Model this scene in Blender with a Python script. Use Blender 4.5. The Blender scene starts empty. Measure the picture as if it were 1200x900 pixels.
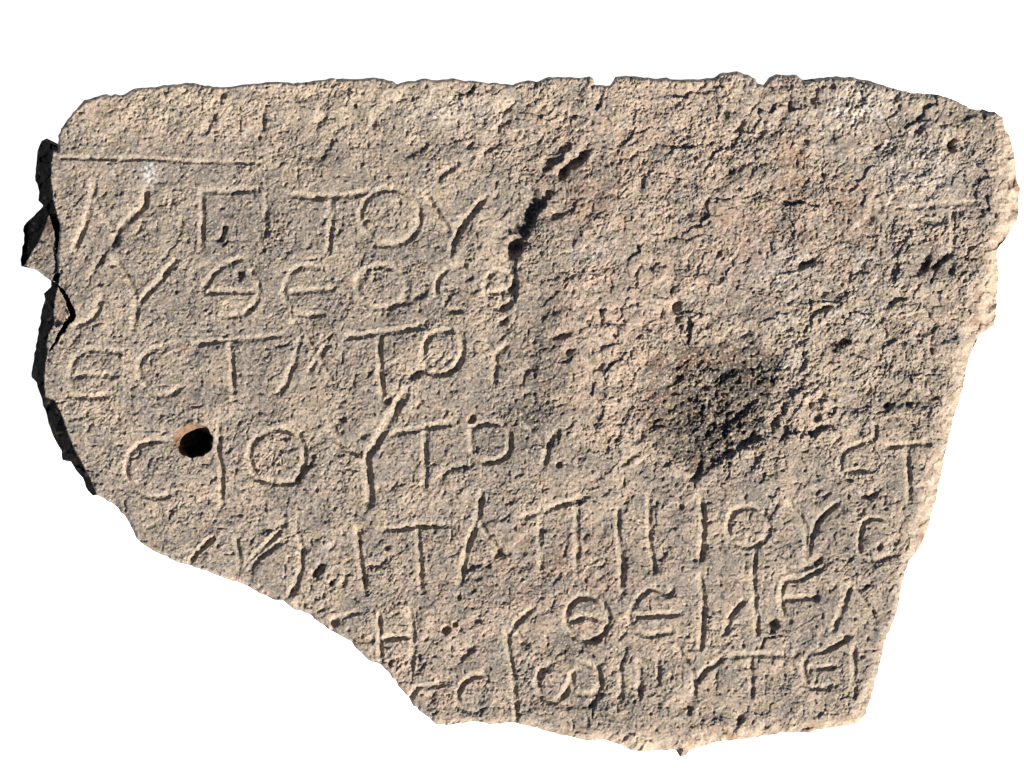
import bpy, math
import numpy as np

# ------------------------------------------------------------------ camera, sky, sun, exposure
C = bpy.context.scene
T = 0.13                      # height of the written face above the surface the slab lies on (m)
D = 2.833                     # camera height above the written face (m)
cam_d = bpy.data.cameras.new("camera"); cam = bpy.data.objects.new("camera", cam_d)
C.collection.objects.link(cam); C.camera = cam
cam_d.lens = 85; cam_d.sensor_width = 36; cam_d.clip_end = 100
cam.location = (0, 0, T + D); cam.rotation_euler = (0, 0, 0)

SUN_EL, SUN_AZ = math.radians(34), math.radians(133)      # azimuth clockwise from +Y: light from the lower right
w = bpy.data.worlds.new("World"); C.world = w; w.use_nodes = True
nt = w.node_tree; nt.nodes.clear()
sky = nt.nodes.new("ShaderNodeTexSky"); sky.sky_type = 'NISHITA'; sky.sun_disc = False
sky.sun_elevation = SUN_EL; sky.sun_rotation = SUN_AZ
sky.altitude = 1500; sky.air_density = .6; sky.dust_density = .5
bg = nt.nodes.new("ShaderNodeBackground"); bg.inputs[1].default_value = 0.05
wo = nt.nodes.new("ShaderNodeOutputWorld")
nt.links.new(sky.outputs[0], bg.inputs[0]); nt.links.new(bg.outputs[0], wo.inputs[0])
sd = bpy.data.lights.new("sun", 'SUN'); sd.energy = 5.0; sd.angle = math.radians(0.5); sd.color = (1, 0.965, 0.91)
sun = bpy.data.objects.new("sun", sd); C.collection.objects.link(sun)
sx, sy, sz = math.sin(SUN_AZ)*math.cos(SUN_EL), math.cos(SUN_AZ)*math.cos(SUN_EL), math.sin(SUN_EL)
from mathutils import Vector
sun.rotation_euler = Vector((sx, sy, sz)).to_track_quat('Z', 'Y').to_euler(); sun.location = (sx*5, sy*5, sz*5)
vs = C.view_settings; vs.view_transform = 'Standard'; vs.look = 'None'; vs.gamma = 1; vs.exposure = 0.96
vs.use_curve_mapping = False
try:
    C.cycles.max_bounces = 4; C.cycles.diffuse_bounces = 2
except Exception: pass

# ------------------------------------------------------------------ helpers
def P(s):
    """'x,y x,y' -> array; an optional third number is kept"""
    return np.array([[float(v) for v in p.split(',')] for p in s.split()], dtype=np.float64)

def smooth(p, n=5):
    if len(p) < 3: return p
    q = np.vstack([2*p[0]-p[1], p, 2*p[-1]-p[-2]]); out = []
    for i in range(1, len(q)-2):
        for t in np.linspace(0, 1, n, endpoint=False):
            a, b, c, d = q[i-1], q[i], q[i+1], q[i+2]
            out.append(.5*((2*b)+(-a+c)*t+(2*a-5*b+4*c-d)*t*t+(-a+3*b-3*c+d)*t**3))
    out.append(p[-1]); return np.array(out)

def ell(cx, cy, rx, ry, a0=0, a1=360, n=18, rot=0):
    a = np.radians(np.linspace(a0, a1, n)); x = rx*np.cos(a); y = ry*np.sin(a); r = math.radians(rot)
    return np.stack([cx+x*math.cos(r)-y*math.sin(r), cy+x*math.sin(r)+y*math.cos(r)], 1)

def hash2(ix, iy, seed):
    h = (ix.astype(np.int64)*374761393 + iy.astype(np.int64)*668265263 + seed*1274126177) & 0xffffffff
    h = ((h ^ (h >> 13))*1274126177) & 0xffffffff
    h = ((h ^ (h >> 15))*2246822519) & 0xffffffff
    return ((h ^ (h >> 16)) & 0xffffff).astype(np.float32)/16777215.0

def perlin(x, y, seed):
    x0 = np.floor(x); y0 = np.floor(y); fx = (x-x0).astype(np.float32); fy = (y-y0).astype(np.float32)
    x0 = x0.astype(np.int32); y0 = y0.astype(np.int32)
    u = fx*fx*fx*(fx*(fx*6-15)+10); v = fy*fy*fy*(fy*(fy*6-15)+10)
    def g(dx, dy):
        a = hash2(x0+dx, y0+dy, seed)*np.float32(6.2831853)
        return np.cos(a)*(fx-dx)+np.sin(a)*(fy-dy)
    a = g(0, 0); b = g(1, 0); c = g(0, 1); d = g(1, 1)
    return ((a+(b-a)*u)*(1-v)+(c+(d-c)*u)*v)*1.5

def chips(x, y, seed, tilt=1.0):
    """broken-rock facets: every cell its own tilted plane and level; the returned value steps at cell borders"""
    x0 = np.floor(x).astype(np.int32); y0 = np.floor(y).astype(np.int32)
    best = np.full(x.shape, 9e9, np.float32); h = np.zeros(x.shape, np.float32)
    for dx in (-1, 0, 1):
        for dy in (-1, 0, 1):
            cx = x0+dx; cy = y0+dy
            px = cx+hash2(cx, cy, seed); py = cy+hash2(cx, cy, seed+7)
            ex = (x-px).astype(np.float32); ey = (y-py).astype(np.float32); d = ex*ex+ey*ey
            ta = hash2(cx, cy, seed+13)*6.2832; tl = hash2(cx, cy, seed+17)*tilt
            v = hash2(cx, cy, seed+23)-.5 + (ex*np.cos(ta)+ey*np.sin(ta))*tl
            m = d < best; best = np.where(m, d, best); h = np.where(m, v, h)
    return h.astype(np.float32), best

# ------------------------------------------------------------------ drawing grid: 1 unit = 1 mm on the face
S = 0.9
gx = np.arange(14, 1206, S); gy = np.arange(74, 896, S)
X, Y = np.meshgrid(gx, gy); X = X.astype(np.float32); Y = Y.astype(np.float32)
NY, NX = X.shape
n30 = perlin(X/31, Y/31, 3); n12 = perlin(X/12, Y/12, 5); n6 = perlin(X/6, Y/6, 9)
WX = X + .9*n12 + .8*n6; WY = Y + .9*perlin(X/11, Y/11, 6) + .8*perlin(X/6, Y/6, 10)   # hand-cut wander

def win(x0, x1, y0, y1):
    i0 = max(int((y0-gy[0])/S), 0); i1 = min(int((y1-gy[0])/S)+2, NY)
    j0 = max(int((x0-gx[0])/S), 0); j1 = min(int((x1-gx[0])/S)+2, NX)
    return slice(i0, max(i1, i0)), slice(j0, max(j1, j0))

def poly_dist(pts, R, warp=True, side=False):
    """distance to a polyline inside a window of margin R; side>0 = right-hand side walking along it"""
    pts = np.asarray(pts)
    s = win(pts[:, 0].min()-R, pts[:, 0].max()+R, pts[:, 1].min()-R, pts[:, 1].max()+R)
    x = (WX if warp else X)[s]; y = (WY if warp else Y)[s]
    best = np.full(x.shape, 1e9, np.float32); t_ = np.zeros(x.shape, np.float32); sg = np.ones(x.shape, np.float32)
    L = max(len(pts)-1, 1)
    for k in range(len(pts)-1):
        a, b = pts[k][:2], pts[k+1][:2]; d = b-a; l2 = max(d@d, 1e-6)
        t = np.clip(((x-a[0])*d[0]+(y-a[1])*d[1])/l2, 0, 1)
        ex = x-a[0]-t*d[0]; ey = y-a[1]-t*d[1]; q = ex*ex+ey*ey
        m = q < best; best = np.where(m, q, best); t_ = np.where(m, (k+t)/L, t_)
        if side: sg = np.where(m, np.sign(d[0]*(y-a[1])-d[1]*(x-a[0])), sg)
    return s, np.sqrt(best), t_, sg

def inside(poly, x, y):
    c = np.zeros(x.shape, bool); n = len(poly)
    for i in range(n):
        x1, y1 = poly[i][:2]; x2, y2 = poly[(i+1) % n][:2]
        if y1 == y2: continue
        m = ((y1 > y) != (y2 > y)) & (x < (x2-x1)*(y-y1)/(y2-y1)+x1); c ^= m
    return c

# ------------------------------------------------------------------ outline of the slab (x, y, width of its worn arris)
OUT = P("""68,177,3 68,159,3 77,143,3 92,125,3 99,117,3 120,111,3 145,111,3 157,104,3 187,101,3 213,98,3 227,97,3 240,100.5,3
264,102,3 277,100.5,3 293,98.5,3 316,96,3 353,97,3 391,91.5,3 412,92.5,3 439,90.7,3 460,94.7,3 465,98.7,3 481,94.7,3 500,92,3
513,94,3 529,91.5,3 545,95,3 577,96.8,3 601,99.5,3 619,94,4 629,96,4 643,90,3 667,90,3 680,91.5,3 691,89.3,3 695.5,92.5,3
696.5,99.5,3 715,100,3 721,90,3 733,88.5,4 749,90,4 765,92,4 781,90.7,4 787,93,4 813,92.8,4 835,91.5,4 847,84.8,4 864,83.5,4
877,87.5,4 885,92,4 888,98,4 895.5,99.5,4 901,90.7,4 909,87,4 933,87.5,4 940,93.3,5 960,91,5 995,90,5 1019,94.7,6 1040,102,6
1067,108.5,7 1099,110.7,7 1120,118,7 1141,128,7 1165,130.7,8 1176,138.7,9 1176.5,148,11 1184,160,16 1189,180,22 1191,207,26
1195,225,30 1192.5,257,30 1181,276,27 1169,292,20 1168,300,16 1169,307,16 1171,320,22 1169,336,30 1167.5,360,36 1165,381,36
1149,391,28 1143,403,24 1137,416,22 1132,435,20 1129,453,20 1124,472,20 1120,481,19 1116,493,18 1111,519,18 1107,533,20
1103,557,22 1095.5,589,24 1087,621,24 1077,643,20 1064,661,10 1057,685,9 1052,715,8 1044,735,7 1035,759,9 1028,791,12
1023,809,14 1015,836,15 1004,848,14 973,853,14 947,859,16 920,858,16 880,865,18 840,869,20 808,879,20 804,885,10
797,887,10 792,879,20 771,879,22 755,881,22 739,879,20 728,873,16 707,867,14 688,868,14 667,863,12 640,857,10 620,851,8
599,847,7 577,849,7 553,845,7 524,850,6 511,849,6 503,841,5 484,827,4 479,817,4 467,805,4 464,797,4 447,779,4 431,773,4
421,763,4 412,752,4 388,739,4 365,721,5 343,713,5 332,704,6 321,703,8 300,692,7 283,684,5 259,676,4 224,663,4 208,659,4
187,649,4 171,640,4 160,631,4 152,613,4 139,596,4 123,585,3 113,580,2 109,581,2 103,575,2 97,560,2 89,551,2 83,541,2
73,539,2 72,528,2 63,512,2 59,501,2 53,480,2 48,464,2 43,448,2 37,442,2 40,419,2 44,395,2 49,363,2 53,351,2 51.5,344,2
60,336,2 60,329,2 40,315,2 25,312,2 24,304,2 28,280,2 28,265,2 43,249,2 51,241,2 45,235,2 46,225,2 41,207,2 43,188,2
44,177,2 49,165,2 55,162,2 60,168,2 63,177,2""")
q = []                                   # rough up the outline between the traced points
rng = np.random.default_rng(4)
for i in range(len(OUT)):
    a, b = OUT[i], OUT[(i+1) % len(OUT)]; d = b-a; L = math.hypot(d[0], d[1]); k = max(int(L/4.5), 1)
    nrm = np.array([-d[1], d[0], 0])/max(L, 1e-6)
    for j in range(k):
        t = j/k; off = 0 if j == 0 else rng.normal()*min(.55, L*.03)
        q.append(a+d*t+nrm*off)
OUTR = np.array(q)
INS = inside(OUTR, X, Y)
dist = np.full(X.shape, 60, np.float32); bev = np.full(X.shape, 4, np.float32)
npx = np.zeros(X.shape, np.float32); npy = np.zeros(X.shape, np.float32); score = np.full(X.shape, 60, np.float32)
for i in range(len(OUTR)):
    a, b = OUTR[i], OUTR[(i+1) % len(OUTR)]; d = b-a; l2 = max(d[0]**2+d[1]**2, 1e-6)
    s = win(min(a[0], b[0])-45, max(a[0], b[0])+45, min(a[1], b[1])-45, max(a[1], b[1])+45)
    x, y = X[s], Y[s]
    t = np.clip(((x-a[0])*d[0]+(y-a[1])*d[1])/l2, 0, 1); cx = a[0]+t*d[0]; cy = a[1]+t*d[1]
    r = np.hypot(x-cx, y-cy); m = r < dist[s]
    dist[s] = np.where(m, r, dist[s]); bev[s] = np.where(m, a[2]+t*d[2], bev[s])
    npx[s] = np.where(m, cx, npx[s]); npy[s] = np.where(m, cy, npy[s])
sdf = np.where(INS, dist, -dist)

# ------------------------------------------------------------------ height of the face (mm, 0 = face plane)
fields = {}
H = np.zeros(X.shape, np.float32)
H += 2.2*perlin(X/140, Y/140, 21) + 1.6*perlin(X/62, Y/62, 22) + 1.0*n30
wx = X+3.0*n12; wy = Y+3.0*perlin(X/10, Y/10, 31)
U_ = (wx-wy)*.7071/1.45; V_ = (wx+wy)*.7071                       # the stone breaks along lower left - upper right
c1, _ = chips(U_/11.0, V_/9.0, 41, 1.5)
c2, _ = chips(U_/5.2+.3*n6, V_/4.6, 57, 1.6)
c3, _ = chips(wx/2.7, wy/2.7, 77, 1.3)
def ridged(sc, seed): return 1-2.2*np.abs(perlin(U_/sc, V_/sc, seed))
f1 = ridged(13, 401); f2 = ridged(6.5, 402); f3 = ridged(3.4, 403); g4 = perlin(X/2.3, Y/2.3, 404)
rug = np.clip(.9+.45*perlin(X/70, Y/70, 61)+.25*perlin(X/28, Y/28, 62), .4, 1.5)
def gauss(cx, cy, rx, ry=None, rot=0):
    ry = ry or rx; r = math.radians(rot); dx = X-cx; dy = Y-cy
    u = (dx*math.cos(r)+dy*math.sin(r))/rx; v = (-dx*math.sin(r)+dy*math.cos(r))/ry
    return np.exp(-(u*u+v*v)).astype(np.float32)
right_rough = np.clip((X-600)/120, 0, 1)*np.clip((560-Y)/80, 0, 1)
rug = rug*(1+.35*right_rough)
dp_ = gauss(835, 475, 60, 55, -25)
textz = np.clip(1.1-np.clip((X-560)/140, 0, 1)*np.clip((600-Y)/100, 0, 1), 0, 1)*np.clip((Y-150)/40, 0, 1)
rug = rug*(1+.8*dp_)*(.86-.14*textz)*np.clip(.95+.75*perlin(X/38, Y/38, 69), .35, 1.3)*(1-.4*gauss(705, 420, 55, 95))*(1-.3*gauss(780, 320, 150, 70))*(1-.2*np.clip((X-600)/100, 0, 1))
H += (1-textz)*(2.2*perlin(X/24+.3*n12, Y/20, 71))
fx, fy = X+9*perlin(X/26, Y/26, 73)+4*n12, Y+9*perlin(X/26, Y/26, 74)+4*perlin(X/9, Y/9, 75)
c0, _ = chips(fx/46, fy/34, 76, .9); c00, _ = chips((fx+.4*fy)/21, fy/17, 79, .9)
H += (.12+.88*(1-textz))*np.clip((X-430)/160, .12, 1)*(3.4*c0+2.0*c00) + textz*(1.0*c00+.8*perlin(fx/13, fy/13, 83)+.7*perlin(fx/24, fy/24, 84))
H += rug*(.46*c1 + .42*c2 + .66*c3 + .46*f1 + .5*f2 + .68*f3 + .5*n12 + .42*n6 + .6*g4)
pit = np.clip(perlin(X/9, Y/6.5, 91)-.45, 0, 1); H -= rug*6*pit
pit2 = np.clip(perlin(X/4.5, Y/4.5, 92)-.45+.25*dp_, 0, 1); H -= rug*5.0*pit2
pit3 = np.clip(perlin(X/7.5, Y/7.5, 93)-.50+.40*dp_, 0, 1); H -= 9*pit3
# the flat face rolls up to the broken upper strip and to the hollow on the right
H += 3.0*np.clip((165-Y)/60, 0, 1) - 2.0*gauss(1000, 240, 90, 60)
H += 5*gauss(700, 300, 70, 110, 20) + 4*gauss(820, 330, 80, 50) - 7*gauss(830, 470, 66, 52, -25) + 4*gauss(960, 380, 60, 30, -20)
H += 5*gauss(945, 480, 45, 60, 25) + 3*gauss(705, 440, 45, 60)

# scarps: a sharp wall on the lower right side whose shadow falls into the hollow on its upper left
SCN = perlin(X/15, Y/15, 431); SCW = perlin(X/8, Y/8, 432)+.6*perlin(X/4, Y/4, 433)
def scarp(pts, depth, reach, wall=3.0):
    p = smooth(P(pts), 3); s, d, t, sg = poly_dist(p, reach*2.2+6, side=True)
    taper = np.clip(np.minimum(t, 1-t)*5+.15, 0, 1)
    if depth > 4: taper = taper*np.clip(.85+1.1*SCN[s], .15, 1.5)
    q_ = d*sg+(1.2+.13*reach)*SCW[s]; sg = np.sign(q_); d = np.abs(q_)
    hollow = np.where(sg > 0, np.exp(-(d/reach)**2), np.exp(-(d/wall)**2))
    H[s] -= (depth*taper*hollow).astype(np.float32)
SC = [("690,172 680,190 666,196 655,214", 9, 12), ("655,214 640,235 622,262 612,288 600,308", 9, 24),
 ("608,288 604,318 600,345", 6, 12), ("677,233 664,249 640,256", 5, 6), ("926,452 912,492 884,514 852,532 824,553", 6.5, 14), ("884,470 862,490 838,500", 4, 10), ("800,438 790,450 776,458", 5, 8), ("868,425 852,440 834,446", 6, 9),
 ("822,538 818,556 808,566", 6, 6), ("790,478 775,490 758,494", 6, 7), ("915,414 880,402 840,410", -3, 10),
 ("391,159 383,175 372,190", 3.2, 6), ("383,134 376,142 371,148", 4, 5), ("503,167 490,176 473,186", 3.4, 5), ("534,195 519,204 512,214", 4, 5),
 ("310,130 308,145 311,155", 5, 4), ("264,108 257,117 248,123", 5, 4), ("247,125 249,140 240,154 228,157", 4, 5), ("440,140 436,152", 4, 4),
 ("598,138 588,147 582,156", 5, 5), ("578,172 565,182", 4, 4), ("556,165 545,174", 5, 5), ("411,104 405,112", 6, 5),
 ("796,228 788,235 779,240", 6, 5), ("754,208 750,220", 4, 4), ("874,190 863,199 852,206", 5, 8), ("873,138 866,150 855,156", 5, 6),
 ("800,350 792,362 793,378", 8, 6), ("706,358 704,372 703,384", 6, 5), ("735,375 724,386 720,396", 5, 5), ("668,388 658,393 646,396", 5, 5),
 ("671,408 664,417", 5, 5), ("1083,148 1074,158", 7, 5), ("1121,161 1113,169 1117,176", 7, 5), ("944,160 942,172 935,182", 6, 6), ("1034,164 1025,176", 5, 7),
 ("922,108 925,124 912,142", 5, 6), ("960,116 948,120", 5, 6), ("896,140 892,160", 4, 6), ("979,98 970,104", 5, 5), ("1052,110 1048,120", 5, 5),
 ("1012,262 1022,245 1024,232", 6, 12), ("966,212 985,240 1010,270", -3, 9), ("1087,296 1086,312 1072,320", 7, 7), ("1112,297 1099,310 1093,318", 8, 5),
 ("1118,312 1112,322", 6, 5), ("955,300 950,308 934,309", 7, 8), ("976,358 963,362 953,366", 6, 5), ("968,340 964,350", 4, 5), ("996,396 984,404 972,410", 6, 10),
 ("1062,346 1048,352 1040,358", 5, 4), ("975,455 960,470 945,474", 5, 8), ("1045,468 1036,478", 7, 4), ("1076,468 1068,474 1060,474", 7, 6), ("1088,488 1083,484", 6, 5),
 ("970,498 955,506 945,510", 6, 8), ("748,528 738,538 726,546", 4, 6), ("1070,395 1084,412", 3, 6), ("890,540 880,532", 3, 5),
 ("170,222 172,236 168,246", 5, 4), ("140,272 133,284 124,292", 5, 6), ("139,280 124,296 110,318", 5, 5), ("266,262 260,276 257,284", 6, 4),
 ("316,240 310,262 312,278", 4, 8), ("200,232 203,240", 5, 3), ("284,318 279,330", 6, 5), ("545,255 535,270", 3, 5), ("600,332 597,350 585,364", 7, 10),
 ("475,456 462,461 450,462", 5, 6), ("505,340 488,348 470,358", 5, 6), ("596,372 584,380", 6, 4), ("625,430 612,442 608,455", 5, 10), ("505,426 495,436 478,442", 5, 6),
 ("432,505 422,515", 6, 6), ("405,488 398,494", 6, 4), ("400,524 396,536", 3, 8), ("559,541 545,546 530,549 518,559 508,568", 3.5, 4), ("496,434 484,440 476,444", 3.5, 4), ("366,540 356,553 348,568", 6, 4), ("338,612 325,618 300,625", 4, 6), ("381,659 374,668 367,677", 8, 6),
 ("390,680 387,686", 7, 3), ("405,672 402,690", 4, 4), ("349,680 342,696", 7, 4), ("312,696 330,700", 3, 3), ("455,656 440,663 428,662", 4, 5), ("567,660 552,664 545,672", 4, 8),
 ("588,643 580,652 568,664", 5, 4), ("541,697 534,700", 7, 4), ("486,713 490,738", 3, 8), ("451,768 462,776", 6, 7), ("560,755 548,764 540,776", 4, 6), ("566,829 560,838", 5, 4),
 ("712,730 707,744 694,754 680,762", 5, 8), ("709,808 697,820 690,832", 6, 7), ("630,806 650,824 672,826", 4, 6), ("754,800 749,812", 4, 8), ("735,752 728,780 712,792", 3, 8),
 ("733,860 729,870", 7, 4), ("800,820 812,832", 3, 5), ("868,832 866,848 856,858", 5, 5), ("850,856 838,862", 6, 5), ("995,742 984,752 970,760", 4, 6), ("957,690 955,706", 3, 4),
 ("913,728 906,738 900,738", 5, 5), ("823,634 826,646 820,656", 4, 5), ("728,640 732,664 726,690", 3, 8), ("962,650 955,662 940,668", 4, 9), ("1028,575 1020,582 1008,581", 6, 4),
 ("962,572 954,580", 5, 5), ("1055,628 1046,640", 3, 6), ("897,532 884,540 877,556", 3, 8)]
for a, b, c in SC: scarp(a, b, c)
# short chisel and break marks strewn over the face, the way the stone breaks (lower left to upper right)
for _ in range(520):
    cx, cy = rng.uniform(70, 1160), rng.uniform(100, 850); an = math.radians(rng.normal(-50, 28)); L = rng.uniform(3, 11)
    px = np.array([[cx-math.cos(an)*L/2, cy-math.sin(an)*L/2], [cx+rng.normal(), cy+rng.normal()], [cx+math.cos(an)*L/2, cy+math.sin(an)*L/2]])
    s, d, t, sg = poly_dist(px[::-1], 9, side=True)
    if d.size: H[s] -= (rng.uniform(.8, 2.6)*np.where(sg > 0, np.exp(-(d/rng.uniform(2, 4.5))**2), np.exp(-(d/1.6)**2))).astype(np.float32)
# raised lumps
for x, y, r, h in [(861, 141, 9, 5), (228, 150, 14, 3), (1019, 640, 7, 4), (743, 505, 9, 3), (925, 100, 14, 3), (862, 95, 14, 3), (267, 474, 10, 3), (120, 560, 14, 2), (560, 252, 8, 3), (656, 375, 12, 3)]:
    s = win(x-3*r, x+3*r, y-3*r, y+3*r); H[s] += (h*np.exp(-((WX[s]-x)**2+(WY[s]-y)**2)/(r*r))).astype(np.float32)
# round pits
for x, y, r, d in [(650, 180, 13, 8), (662, 170, 9, 7), (640, 192, 9, 7), (603, 286, 11, 9), (608, 268, 9, 8), (625, 240, 11, 6), (615, 252, 9, 6), (683, 182, 7, 5), (553, 491, 6, 9), (957, 489, 7, 7), (655, 544, 4, 6), (904, 729, 8, 7), (523, 738, 6, 8), (533, 732, 4, 7), (392, 729, 6, 5), (1007, 641, 5, 5), (1030, 640, 5, 6), (798, 593, 4, 5),
                   (808, 835, 4, 4), (871, 756, 3, 5), (367, 535, 4, 6), (798, 382, 3, 6), (453, 642, 4, 5), (455, 470, 5, 7), (744, 510, 12, 5), (1038, 474, 5, 6)]:
    s = win(x-2*r, x+2*r, y-2*r, y+2*r); e = np.sqrt((WX[s]-x)**2+(WY[s]-y)**2)/r; H[s] -= (d*np.clip(1-e**3, 0, 1)).astype(np.float32)

# ------------------------------------------------------------------ the inscription, letter by letter: (name, half width, depth, strokes)
E = lambda *a, **k: ell(*a, **k)
L_ = []
def let(name, row, hw, dp, *strokes): L_.append((name, row, hw, dp, [smooth(P(s), 4) if isinstance(s, str) else s for s in strokes]))
let('ruled_line', 0, 3.4, 3.2, "64,184 133,186 173,186 229,189 307,191")
let('M', 1, 5, 4.6, "109,212 107,236 99,263 87,292", "109,233 120,252 136,273", "136,273 157,252 169,241 171,220")
let('Gamma', 1, 4.6, 4.8, "236,224 237,250 236,292", "235,224 267,224 301,222")
let('Iota', 1, 3.4, 1.3, "311,228 313,284")
let('T', 1, 5, 4.6, "340,228 385,231 433,225", "388,231 388,260 385,295")
let('O', 1, 5, 4.2, E(457, 254, 35, 33))
let('Y', 1, 5, 4.8, "499,230 511,249 528,275", "567,233 551,252 532,281 528,298")
let('E', 1, 4.2, 3.2, "1067,244 1093,241 1120,239 1147,237", "1116,241 1117,268 1116,296", "1077,258 1107,260")
let('curved stroke', 2, 4.4, 3.8, "119,343 117,357 107,373 88,383")
let('Y', 2, 4.8, 4.4, "133,304 149,325 159,352 157,384", "206,306 184,331 161,357")
let('Theta', 2, 4.4, 3.6, "241,336 251,320 267,309 287,304 296,320 303,339 297,357 285,368 261,371", "240,343 267,341 303,342")
let('E', 2, 4.6, 4.2, "377,314 353,313 338,325 333,341 337,357 353,368 378,368", "340,342 391,339")
let('O', 2, 4.8, 4.4, E(448, 336, 30, 25))
let('E', 2, 4.2, 4.0, "545,311 524,316 512,331 513,349 527,363 542,364", "519,340 534,337")
let('Theta', 2, 4.2, 4.0, E(586, 339, 18, 23), "570,343 600,341")
let('E', 3, 4.6, 3.8, "144,413 128,411 109,409 92,416 83,432 83,451 91,464 110,465 131,463", "85,441 112,439 136,440")
let('C', 3, 4.6, 3.8, "205,404 184,408 165,421 163,440 171,453 184,463 203,460 213,453")
let('T', 3, 4.4, 4.4, "229,403 267,399 293,397 330,393", "269,400 272,429 273,464")
let('A', 3, 4.4, 4.6, "343,376 356,394", "351,395 343,429 328,461", "358,392 372,419 393,453", "384,404 372,419 363,435")
let('T', 3, 4.8, 5.0, "407,395 428,392 460,388 497,383", "445,389 445,429 449,474")
let('O', 3, 4.8, 4.6, "497,433 496,410 504,393 521,388 537,389 542,405 540,421 529,435 513,438 497,433")
let('Y', 3, 4.4, 4.0, "569,400 580,416 579,452", "594,404 581,416")
let('C', 4, 4.4, 4.2, "197,516 179,517 160,524 149,539 148,557 157,571 173,581 187,583 205,577")
let('I', 4, 4.2, 4.8, "256,496 256,528 260,557 259,590")
let('O', 4, 4.8, 4.8, "317,504 300,514 292,531 295,549 303,562 321,565 345,564 355,546 356,528 348,509 330,503 315,505")
let('Y', 4, 6.8, 6.4, "476,458 460,486 444,513 430,536 431,560 433,590", "385,496 398,517 426,533")
let('T', 4, 4.8, 4.6, "460,509 487,503 529,496", "497,504 498,540 497,573")
let('O', 4, 4.8, 4.8, "553,501 567,497 585,496 596,507 597,523 591,536 572,541 557,535 552,517 553,501")
let('Y', 4, 4.6, 4.2, "655,503 643,520 637,546", "616,500 638,522")
let('E', 4, 4.2, 3.8, "1025,499 1024,513 1005,521 989,529 983,544 988,557 1002,563", "992,552 1021,551")
let('T', 4, 4.4, 4.6, "1037,523 1067,521 1093,519", "1062,523 1064,547 1065,587")
let('slanted stroke', 5, 4.2, 5.0, "249,631 235,643 223,657")
let('M', 5, 4.4, 4.6, "276,629 280,648 282,668", "327,636 301,656 289,668", "282,668 310,640 330,620", "343,611 353,640 351,672 340,696")
let('H', 5, 4.6, 5.0, "418,619 421,651 428,696")
let('T', 5, 4.6, 5.0, "447,621 487,617 535,615", "489,621 492,656 494,693")
let('A', 5, 4.8, 5.2, "564,579 559,608 548,640 537,688", "562,612 573,632 589,651")
let('Pi', 5, 4.6, 4.4, "611,607 640,597 683,583", "633,603 633,669", "675,597 676,667")
let('I', 5, 4.4, 4.6, "724,597 725,629 728,661 729,693")
let('I', 5, 4.2, 4.4, "760,579 761,629 767,669")
let('I', 5, 5.0, 5.0, "820,581 824,613 821,654")
let('Phi', 5, 4.6, 4.6, E(877, 617, 24, 24), "884,643 883,680 885,717 888,748")
let('Y', 5, 4.8, 4.8, "923,589 938,608 945,626 945,661", "983,588 963,605 951,629 946,655")
let('Theta', 5, 4.2, 3.8, "1044,614 1036,608 1016,609 1008,624 1007,645 1016,656 1034,655 1046,648")
let('Gamma', 6, 4.2, 3.8, "387,726 399,723 423,717", "388,723 390,740")
let('H', 6, 4.2, 5.0, "444,721 446,772", "479,713 484,748 483,783", "447,748 484,746")
let('K', 6, 4.8, 5.0, "593,737 596,767 601,793 605,842", "623,714 605,730 597,742", "603,741 619,761")
let('Theta', 6, 4.6, 5.0, E(688, 725, 25, 26), "666,729 688,722 711,730")
let('E', 6, 4.6, 4.6, "787,690 783,697 765,689 747,703 738,719 741,735 757,744 787,740", "739,721 765,721 798,719")
let('I', 6, 4.6, 4.8, "820,676 824,700 824,727 821,759")
let('Lambda', 6, 4.4, 4.4, "873,702 857,721 849,741")
let('E', 6, 4.4, 4.4, "965,665 941,677 920,681 915,700 918,720 930,733", "917,702 957,700")
let('Lambda', 6, 4.4, 4.6, "998,684 987,711 976,739", "1000,686 1013,705 1024,722")
let('C', 7, 4.4, 4.4, "521,801 503,804 490,806 481,818")
let('C', 7, 4.4, 4.4, "569,791 553,793 541,803 536,817 543,831 561,836")
let('Omega', 7, 4.8, 4.8, "645,779 632,788 629,804 637,817 653,820 665,807 671,790 669,800 677,812 693,813 703,801 699,783 680,773")
let('I', 7, 4.2, 4.6, "727,783 727,820")
let('N', 7, 4.2, 4.0, "749,775 749,817", "750,776 771,797", "771,772 771,800")
let('Y', 7, 4.6, 4.6, "792,759 803,775 813,793 813,818", "848,771 829,783 816,799")
let('Gamma', 7, 4.4, 4.4, "856,769 880,767 917,768", "879,772 881,817")
let('E', 7, 4.4, 4.4, "995,745 976,759 955,764 944,772 942,790 950,806 979,803", "947,783 976,781")
let('I', 7, 4.4, 4.4, "1000,761 1000,817")

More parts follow.
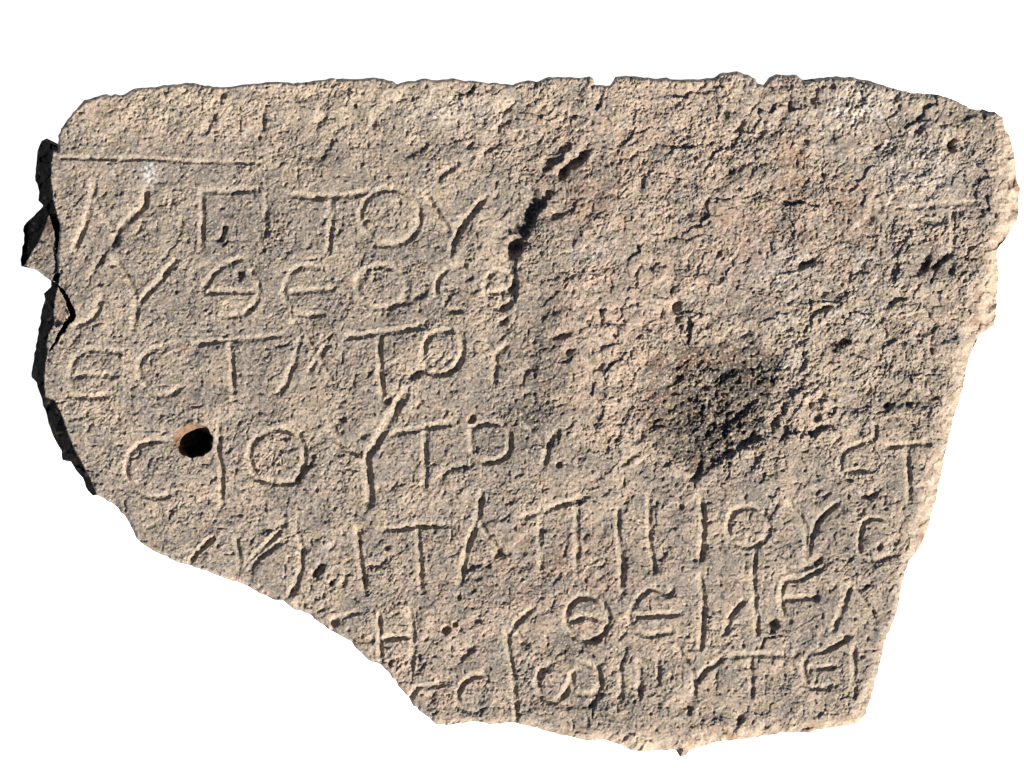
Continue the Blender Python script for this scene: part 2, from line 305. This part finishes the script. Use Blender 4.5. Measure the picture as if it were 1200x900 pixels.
PID = np.zeros(X.shape, np.int16)             # which part a point belongs to (0 = the face itself)
groove = np.zeros(X.shape, np.float32); gdust_lit = np.zeros(X.shape, np.float32)
LW = perlin(X/5.5, Y/5.5, 441)+.7*perlin(X/2.8, Y/2.8, 442)
wear = np.clip(1.0 + .65*perlin(X/26, Y/26, 99), .58, 1.3)
for k, (nm, row, hw, dp, st) in enumerate(L_):
    hw *= 1.06
    for p in st:
        s, d, t, _ = poly_dist(p, hw+5)
        if not d.size: continue
        e = d/hw
        e = e+.14*LW[s]; prof = np.clip(1.1-e, 0, 1); prof = np.minimum(prof*1.15, 1)*np.clip(prof*3, 0, 1)   # V cut, its lips crumbled
        v = (.98 if dp > 4.7 else .84)*dp*prof*wear[s]*(1 if np.hypot(*(p[0]-p[-1])[:2]) < 1 else np.clip(np.minimum(t, 1-t)*7+.5, 0, 1))
        groove[s] = np.maximum(groove[s], v)
        gdust_lit[s] = np.maximum(gdust_lit[s], np.clip(1.4-e, 0, 1))
        PID[s] = np.where(e < 1.0, k+1, PID[s])
H = H*(1-.28*np.clip(groove/4, 0, 1)) - groove

# ------------------------------------------------------------------ edges: worn arris, drilled hole, crack, flank, ledge
HOLE, FLANK, LEDGE, FLAKE, RIM = 200, 201, 202, 203, 204
b = np.maximum(bev*(1+.25*n12+.2*n30), 1.5); tb = np.clip(1-sdf/b, 0, 1.3)
smoothing = np.clip(tb*1.6, 0, 1)*np.clip((bev-6)/8, 0, 1)
H = H*(1-.45*smoothing)
slope = np.where(bev > 6, .5, 1.5)
H -= slope*b*np.clip(tb, 0, 1)**1.5 + smoothing*2.6*c1
PID = np.where((tb > .12) & (bev > 7) & (Y > 125), RIM, PID)

def polymask(s_): return inside(P(s_), WX*.5+X*.5, WY*.5+Y*.5)
# black flank on the left: break faces that drop steeply away from the sun
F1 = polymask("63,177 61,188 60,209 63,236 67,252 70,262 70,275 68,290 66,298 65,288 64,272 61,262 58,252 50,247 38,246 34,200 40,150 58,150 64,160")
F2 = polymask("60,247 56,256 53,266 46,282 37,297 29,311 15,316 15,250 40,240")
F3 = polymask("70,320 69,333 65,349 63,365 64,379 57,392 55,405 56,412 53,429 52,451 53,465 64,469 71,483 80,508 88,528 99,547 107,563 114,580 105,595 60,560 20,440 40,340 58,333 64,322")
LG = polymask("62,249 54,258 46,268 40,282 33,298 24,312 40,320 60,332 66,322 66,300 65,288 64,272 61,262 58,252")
CH = polymask("70,338 75,345 80,357 81,371 75,379 66,384 63,378 63,365 65,349")
face_edge = P("63,150 63,177 61,188 60,209 63,236 67,252 70,262 68,290 69,320 69,333 65,349 63,365 64,379 57,392 55,405 56,412 53,429 52,451 53,465 64,469 71,483 80,508 88,528 99,547 107,563 118,586")
s, dd, _, _ = poly_dist(face_edge, 60, warp=False)
dfe = np.full(X.shape, 50, np.float32); dfe[s] = dd
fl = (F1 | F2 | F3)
flh = -9-2.1*dfe + 4.0*c1 + 2.5*n6 + 3*n12 + 1.2*c2
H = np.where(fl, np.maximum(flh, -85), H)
H = np.where(LG & ~fl, -6-.25*(66-X)+H*1.0, H)
H = np.where(CH & ~fl, -3-.2*(80-X)+H*.8, H)
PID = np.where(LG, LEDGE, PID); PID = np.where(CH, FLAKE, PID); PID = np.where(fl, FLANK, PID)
p = P("68,334 74,342 80,353 86,370 77,382 68,396 58,411"); s, d, t, _ = poly_dist(p, 8)
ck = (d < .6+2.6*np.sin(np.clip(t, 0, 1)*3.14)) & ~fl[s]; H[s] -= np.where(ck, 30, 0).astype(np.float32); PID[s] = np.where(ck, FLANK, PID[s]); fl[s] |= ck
p = P("69,262 68,285 66,300 67,322"); s, d, t, _ = poly_dist(p, 6); H[s] -= (8*np.exp(-(d/1.3)**2)).astype(np.float32)
# drilled hole: a cone with a bored wall
hx, hy = 227, 516
e = np.sqrt(((WX*.3+X*.7-hx)/22.5)**2+((WY*.3+Y*.7-hy)/20.0)**2)
hole = np.clip(1-e, 0, 1)
e = e + .05*n6+.05*n12; hole = np.clip(1-e, 0, 1); shp = np.clip(((X-hx)+(Y-hy))/30+.6, 0, 1)
H -= (34+22*shp)*np.clip(hole/(.75-.55*shp), 0, 1)**.85; PID = np.where(e < 1.0, HOLE, PID); H += np.where(e < 1.0, 1.6*c2+1.2*c3+1.5*n6, 0)
H += -2.5*np.exp(-((X-207)**2+(Y-512)**2)/120)
del c3

# ------------------------------------------------------------------ colour of the stone (patina, dust, crusts, stains), some light and shade painted in
def col(r, g, b_): return np.array([r, g, b_], np.float32)
def lin(r, g, b_): return np.array([((v/255+.055)/1.055)**2.4 for v in (r, g, b_)], np.float32)
grey = lin(164, 152, 140); beige = lin(206, 185, 162); pink = lin(208, 176, 156); cream = lin(212, 194, 166); brown = lin(160, 126, 103)
steel = lin(132, 127, 122); scarp_shade = lin(92, 84, 78); orange = lin(200, 148, 108); white = lin(228, 222, 214); basalt = lin(20, 20, 22); olive = lin(168, 154, 122)  # basalt: near-black that paints the shade of flank and crack
COL = np.empty(X.shape+(3,), np.float32); COL[:] = grey
def mixc(m, c):
    m = np.clip(m, 0, 1)[..., None]; np.copyto(COL, COL*(1-m)+c*m)
m1 = perlin(X/55, Y/55, 201); m2 = perlin(X/24, Y/24, 202); m3 = perlin(X/9, Y/9, 203); m4 = perlin(X/4, Y/4, 204)
mixc(.34+.9*m1+.55*m2+.35*m3+.25*m4, beige)
big = .75*gauss(760, 360, 150, 90)+.6*gauss(700, 470, 60, 70)+.5*gauss(760, 180, 160, 80)+.6*gauss(1000, 430, 120, 90)+.3*gauss(1080, 250, 100, 120)
mixc(big*(.9+.6*m2+.4*m3), beige); mixc(np.clip((175-Y)/50, 0, 1)*(.55+.6*m2+.5*m3), beige); mixc(.5*np.clip((X-600)/200, 0, 1)*(.5+.6*m1+.7*m2), beige)
mixc((.6*gauss(690, 400, 60, 90)+.4*gauss(650, 700, 130, 60)+.45*gauss(750, 170, 130, 60)+.45*gauss(870, 290, 90, 60)+.45*gauss(700, 430, 40, 90)+.4*gauss(760, 360, 90, 50)+.3*gauss(520, 800, 100, 50)+.2)*(.5+.9*m2+.5*m3), pink)
mixc((.7*gauss(450, 125, 150, 28)+.5*gauss(640, 330, 40, 20)+.6*gauss(955, 375, 35, 14, -20)+.45*gauss(780, 415, 60, 14, -10)+.4*gauss(200, 125, 70, 20)+.5*gauss(700, 440, 30, 50)+.35*gauss(980, 130, 60, 25))*(.6+.8*m3+.4*m2), cream)
mixc((.55*gauss(925, 190, 22, 60)+.6*gauss(1000, 240, 26, 34)+.4*gauss(690, 225, 50, 30)+.3*gauss(890, 300, 60, 30)+.4*gauss(545, 350, 16)+.5*gauss(120, 130, 16, 10)+.35*gauss(850, 850, 50, 12))*(.7+.8*m3), brown)
mixc((.55*gauss(330, 330, 200, 120)+.4*gauss(620, 520, 60, 50)+.4*gauss(240, 260, 120, 60)+.4*gauss(1080, 140, 50, 30)+.35*gauss(980, 620, 90, 110)+.35*gauss(390, 560, 60, 40)+.3*gauss(900, 340, 60, 30))*(.45+1.2*m2+.6*m3), steel)
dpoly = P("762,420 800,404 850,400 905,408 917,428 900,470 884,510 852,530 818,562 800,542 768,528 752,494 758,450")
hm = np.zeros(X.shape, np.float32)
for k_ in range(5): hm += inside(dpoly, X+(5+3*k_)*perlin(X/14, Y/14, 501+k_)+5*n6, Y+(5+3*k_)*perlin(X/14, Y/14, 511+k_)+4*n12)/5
mixc(hm*np.clip(.85+.55*m2+.45*m3+.5*m4, 0, .92), lin(96, 86, 78))  # dark stain of the hollow, with part of its shadow painted in
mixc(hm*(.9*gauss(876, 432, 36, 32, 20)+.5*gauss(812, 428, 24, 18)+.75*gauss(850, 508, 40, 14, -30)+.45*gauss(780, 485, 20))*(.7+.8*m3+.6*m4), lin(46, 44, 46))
for gx_, gy_, ga, gb, gr, am in [(635, 400, 26, 90, 10, .5), (620, 500, 40, 30, 0, .5), (862, 140, 16, 8, -40, .5), (860, 200, 14, 9, 0, .6), (945, 120, 22, 12, 0, .45), (1030, 175, 18, 22, 0, .35),
                                 (640, 185, 16, 26, 30, .5), (618, 250, 14, 34, 25, .6), (985, 402, 16, 20, 0, .55), (1085, 305, 26, 16, 0, .5), (1060, 470, 30, 10, 0, .5), (1140, 140, 34, 14, 20, .5), (870, 360, 30, 18, 0, .35), (790, 235, 14, 6, 0, .5),
                                 (720, 345, 20, 14, 0, .3), (945, 300, 14, 20, 0, .45), (560, 130, 12, 8, 0, .5), (380, 190, 10, 16, 30, .5), (480, 180, 16, 8, -30, .6), (310, 260, 14, 30, 0, .4), (660, 760, 30, 12, 0, .4), (560, 690, 20, 10, 0, .4)]:
    mixc(am*1.6*gauss(gx_, gy_, ga, gb, gr)*(.7+.9*m3+.8*m4), lin(96, 92, 88))  # dark grey patches; those along the long scarp paint its shadow
for gx_, gy_, ga, gb, gr, am in [(930, 190, 18, 46, 0, .8), (1000, 245, 18, 30, -30, .9), (970, 310, 28, 22, 0, .55), (900, 270, 70, 26, 10, .55), (720, 170, 60, 20, 0, .45), (690, 235, 30, 20, -20, .5), (820, 420, 80, 10, -4, .6), (1040, 155, 30, 14, 0, .3), (660, 655, 90, 40, 0, .35), (760, 470, 30, 40, 0, .4)]:
    mixc(am*gauss(gx_, gy_, ga, gb, gr)*(.7+.8*m2+.8*m3+.4*m4), lin(168, 134, 112))
crust = np.clip(1-5*np.abs(perlin(fx/19, fy/19, 521)), 0, 1)                 # thin pale lime veins
mixc((.4*gauss(715, 440, 34, 70)+.45*gauss(660, 335, 50, 16)+.4*gauss(720, 390, 50, 20)+.5*gauss(940, 490, 30, 50, 30)+.4*gauss(960, 378, 36, 10, -20))*(.8+.6*m3), lin(216, 190, 166))
mixc(crust*(1.0*gauss(1000, 150, 110, 50)+.7*gauss(960, 330, 110, 80)+.5*gauss(1050, 250, 90, 60)+.3*gauss(760, 180, 100, 50))*(.5+m4), white)
mixc((.4*gauss(625, 240, 18, 50, 30)+.35*gauss(1085, 305, 30, 18)+.3*gauss(985, 400, 22)+.3*gauss(700, 745, 30, 12)+.3*gauss(660, 820, 30, 10))*(.8+.6*m4), scarp_shade)  # shadow in the scarp hollows deepened by colour
mixc(np.clip(perlin(fx/15, fy/15, 211)-.26, 0, 1)*2.0*(.55+m4+.5*m3), lin(118, 117, 116))
mixc(np.clip(perlin(X/13, Y/13, 212)-.36, 0, 1)*2.0, olive)
mixc(np.clip(perlin(X/19, Y/19, 213)-.44, 0, 1)*.6, orange)
mixc(np.clip(perlin(X/4.2, Y/4.2, 215)-.30, 0, 1)*2.8, lin(84, 82, 84))                 # dark mineral grains
mixc(np.clip(perlin(X/2.6, Y/2.6, 216)-.22, 0, 1)*2.4, cream)             # pale grains
mixc(np.clip(gauss(175, 203, 8, 11)*1.8*(.5+1.6*m4), 0, 1), white); mixc(gauss(131, 203, 3)*.9, white)
mixc((.7*gauss(1005, 125, 44, 20)+.5*gauss(1080, 200, 50, 30)+.5*gauss(530, 130, 60, 16)+.5*gauss(925, 310, 40, 25)+.5*gauss(690, 300, 30, 14)+.5*gauss(1010, 372, 16, 12)+.5*gauss(385, 640, 8)+.5*gauss(930, 425, 16, 10))*(.4+1.5*m4), white)
mixc(.55*gdust_lit*(.7+.5*m3), lin(216, 198, 172))                                          # pale dust lodged in the cuts, plus their sunlit walls painted paler
mixc(.7*smoothing, lin(208, 186, 162)); mixc(smoothing*np.clip(perlin(X/16, Y/16, 221)-.15, 0, 1)*1.6, brown)
mixc(np.where(e < 1.03, .95, 0), lin(70, 62, 56)); mixc(np.where(e < 1.03, .9*np.clip(((hx-X)+(hy-Y))/16+.6+.3*m3, 0, 1), 0), lin(164, 132, 106))  # hole painted dark as shade, its sunlit upper-left crescent painted warm
mixc(np.where(fl, .97, 0), basalt)  # shade of flank and crack painted near-black
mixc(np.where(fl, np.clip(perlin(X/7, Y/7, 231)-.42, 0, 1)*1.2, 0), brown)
mixc(np.where(LG & ~fl, gauss(57, 262, 9, 12)*.8, 0), lin(120, 84, 68))
mixc(np.where((PID == FLAKE), .5, 0), lin(196, 166, 142))

# ------------------------------------------------------------------ to vertices
Xv = X.copy(); Yv = Y.copy()
near = (sdf < .45*S) & (sdf > -1.45*S)
Xv = np.where(near, npx, Xv); Yv = np.where(near, npy, Yv)                 # outline vertices sit on the traced outline
Vx = (Xv-600)/1000*(1-H/1000/D); Vy = (450-Yv)/1000*(1-H/1000/D); Vz = T+H/1000      # the sides flare a little as they fall
keepv = sdf > -1.40*S
keep = keepv[:-1, :-1] & keepv[1:, :-1] & keepv[:-1, 1:] & keepv[1:, 1:]
ins_any = (sdf[:-1, :-1] > .1) | (sdf[1:, :-1] > .1) | (sdf[:-1, 1:] > .1) | (sdf[1:, 1:] > .1)
keep &= ins_any
idx = np.arange(NY*NX).reshape(NY, NX)
quads = np.stack([idx[1:, :-1], idx[1:, 1:], idx[:-1, 1:], idx[:-1, :-1]], -1)
VV = np.stack([Vx, Vy, Vz], -1).reshape(-1, 3).astype(np.float32); VC = COL.reshape(-1, 3)
QP = PID[:-1, :-1]

def build(name, vco, faces, mat, parent, vcol=None):
    me = bpy.data.meshes.new(name)
    nf, k = faces.shape
    me.vertices.add(len(vco)); me.vertices.foreach_set('co', vco.astype(np.float32).ravel())
    me.loops.add(nf*k); me.loops.foreach_set('vertex_index', faces.astype(np.int32).ravel())
    me.polygons.add(nf); me.polygons.foreach_set('loop_start', np.arange(0, nf*k, k, dtype=np.int32))
    me.update(calc_edges=True)
    if vcol is not None:
        at = me.color_attributes.new('tint', 'FLOAT_COLOR', 'POINT')
        at.data.foreach_set('color', np.hstack([vcol, np.ones((len(vcol), 1), np.float32)]).astype(np.float32).ravel())
    me.materials.append(mat)
    o = bpy.data.objects.new(name, me); C.collection.objects.link(o); o.parent = parent
    return o

def part(name, mask, parent, mat):
    f = quads[keep & mask]
    if len(f) == 0: return None
    u, inv = np.unique(f, return_inverse=True)
    return build(name, VV[u], inv.reshape(f.shape), mat, parent, VC[u])

# ------------------------------------------------------------------ materials
def stone_material(name, bump=.35, rough=.93):
    m = bpy.data.materials.new(name); m.use_nodes = True; n = m.node_tree.nodes; l = m.node_tree.links
    b_ = n['Principled BSDF']; b_.inputs['Roughness'].default_value = rough; b_.inputs['Specular IOR Level'].default_value = .25
    a = n.new('ShaderNodeAttribute'); a.attribute_name = 'tint'
    tc = n.new('ShaderNodeTexCoord')
    def noise(scale, detail=3):
        q_ = n.new('ShaderNodeTexNoise'); q_.inputs['Scale'].default_value = scale; q_.inputs['Detail'].default_value = detail
        q_.inputs['Roughness'].default_value = .65; l.new(tc.outputs['Object'], q_.inputs['Vector']); return q_
    g1 = noise(420, 4); r1 = n.new('ShaderNodeMapRange'); r1.inputs[1].default_value = .3; r1.inputs[2].default_value = .7
    r1.inputs[3].default_value = .36; r1.inputs[4].default_value = .76; l.new(g1.outputs[0], r1.inputs[0])
    mul = n.new('ShaderNodeVectorMath'); mul.operation = 'SCALE'; l.new(a.outputs['Color'], mul.inputs[0]); l.new(r1.outputs[0], mul.inputs['Scale'])
    l.new(mul.outputs[0], b_.inputs['Base Color'])
    g2 = noise(650, 3); bp = n.new('ShaderNodeBump'); bp.inputs['Strength'].default_value = bump; bp.inputs['Distance'].default_value = .0012
    l.new(g2.outputs[0], bp.inputs['Height']); l.new(bp.outputs[0], b_.inputs['Normal'])
    return m
stone = stone_material('weathered_basalt_face', .6)
rimm = stone_material('worn_arris_stone', .35)
dark = stone_material('painted_shade_stone', .4, 1.0); dark.node_tree.nodes['Principled BSDF'].inputs['Specular IOR Level'].default_value = .06  # near matt, so the painted shade stays black

# ------------------------------------------------------------------ the surface the slab lies on: an added glowing white sheet that drowns out its shadow
m = bpy.data.materials.new('white_glow'); m.use_nodes = True; n = m.node_tree.nodes; b_ = n['Principled BSDF']
b_.inputs['Base Color'].default_value = (.8, .8, .8, 1); b_.inputs['Roughness'].default_value = .6
b_.inputs['Emission Color'].default_value = (1, 1, 1, 1); b_.inputs['Emission Strength'].default_value = .56
R_ = 6.0
bd = build('glowing_white_sheet', np.array([[-R_, -R_, 0], [R_, -R_, 0], [R_, R_, 0], [-R_, R_, 0]], np.float32), np.array([[0, 1, 2, 3]]), m, None)
bd['kind'] = 'structure'

# ------------------------------------------------------------------ the slab
root = bpy.data.objects.new('inscribed_stone', None); C.collection.objects.link(root)
root['label'] = 'broken grey-beige basalt slab carved with rows of worn Greek letters, lying on plain white'
root['category'] = 'stone slab'; root['kind'] = 'thing'
rx0 = root
face = part('inscribed_face', QP == 0, root, stone)
line_names = {1: 'first', 2: 'second', 3: 'third', 4: 'fourth', 5: 'fifth', 6: 'sixth', 7: 'bottom'}
for k, (nm, row, hw, dp, st) in enumerate(L_):
    o = part('ruled_line' if nm == 'ruled_line' else 'incised_letter', QP == k+1, face, stone)
    if o is None: continue
    if nm == 'ruled_line': o['label'] = 'straight line cut above the first row of letters'
    else: o['label'] = ('carved letter %s in the %s row' % (nm, line_names[row])) if 'stroke' not in nm else 'remaining %s of a broken letter in the %s row' % (nm, line_names[row])
o = part('drilled_hole', QP == HOLE, face, stone); o['label'] = 'round deep hole beside the fourth row of letters'
part('ledge', QP == LEDGE, root, stone)
part('stone_flake', QP == FLAKE, root, stone)
part('worn_rim', QP == RIM, root, rimm)
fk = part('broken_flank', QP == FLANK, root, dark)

# skirt from the outline down to the white sheet, bulging and broken
kq = np.zeros((NY+1, NX+1), bool); kq[1:-1, 1:-1] = keep[:, :]   # padded quads
edges = []
K = keep
up = np.zeros_like(K); up[1:] = K[:-1]; dn = np.zeros_like(K); dn[:-1] = K[1:]; lf = np.zeros_like(K); lf[:, 1:] = K[:, :-1]; rt = np.zeros_like(K); rt[:, :-1] = K[:, 1:]
i, j = np.nonzero(K & ~up); edges.append(np.stack([idx[i, j+1], idx[i, j]], 1))
i, j = np.nonzero(K & ~dn); edges.append(np.stack([idx[i+1, j], idx[i+1, j+1]], 1))
i, j = np.nonzero(K & ~lf); edges.append(np.stack([idx[i, j], idx[i+1, j]], 1))
i, j = np.nonzero(K & ~rt); edges.append(np.stack([idx[i+1, j+1], idx[i, j+1]], 1))
Ed = np.vstack(edges); u, inv = np.unique(Ed, return_inverse=True); inv = inv.reshape(Ed.shape)
top = VV[u]; rows = [top]; NR = 16
cen = np.array([.05, 0], np.float32)
for r in range(1, NR+1):
    f = r/NR; z = top[:, 2]*(1-f)+.0006*f
    px_, py_ = top[:, 0]*1000, top[:, 1]*1000; zz = z*1000; ang = np.arctan2(py_, px_*.6)*340
    e1, _ = chips((ang+.4*zz)/26, zz/22+ang/190, 305, 1.4); e2, _ = chips(ang/10, zz/9, 306, 1.2)
    nz = perlin(ang/60+3, zz/45, 301)*.008+e1*.007+e2*.0025+perlin(ang/5, zz/5, 302)*.0012
    inw = .006+.045*f*f+.012*f-nz*min(f*5, 1)+.006*min(f*3, 1)
    d2 = top[:, :2]-cen; L = np.linalg.norm(d2, axis=1, keepdims=True)
    xy = top[:, :2]-d2/L*inw[:, None]
    rows.append(np.hstack([xy, z[:, None]]).astype(np.float32))
NU = len(u); sv = np.vstack(rows); fs = []
for r in range(NR):
    a0, a1 = inv[:, 0]+r*NU, inv[:, 1]+r*NU
    fs.append(np.stack([a0+NU, a1+NU, a1, a0], 1))
sc_ = VC[u]; side_col = [sc_]
for r in range(1, NR+1):
    zz = rows[r][:, 2]*1000
    k_ = np.clip(.5+.8*perlin(ang/30, zz/24, 311)+.6*perlin(ang/9, zz/9, 312), 0, 1)[:, None]
    side_col.append((lin(150, 136, 120)*(1-k_)+lin(200, 176, 150)*k_).astype(np.float32))
side_col = np.vstack(side_col); flu = fl.reshape(-1)[u]; side_col.reshape(NR+1, NU, 3)[1:, flu] = basalt  # painted shade carried on down the side below the flank
build('slab_side', sv, np.vstack(fs), rimm, root, side_col)
# underside
g = OUT[::3]; bx = (g[:, 0]-600)/1000; by = (450-g[:, 1])/1000
bv = np.stack([bx*.84+.008, by*.84, np.full(len(bx), .0006)], 1).astype(np.float32)
bv = np.vstack([bv, [[.05, 0, .0006]]]); nb = len(g)
fa = np.array([[nb, (k+1) % nb, k] for k in range(nb)])[:, ::-1]
build('underside', bv, fa, dark, root, np.tile(basalt, (len(bv), 1)))  # underside in the same near-black as the painted shade
print('quads', int(keep.sum()), 'objects', len(bpy.data.objects))
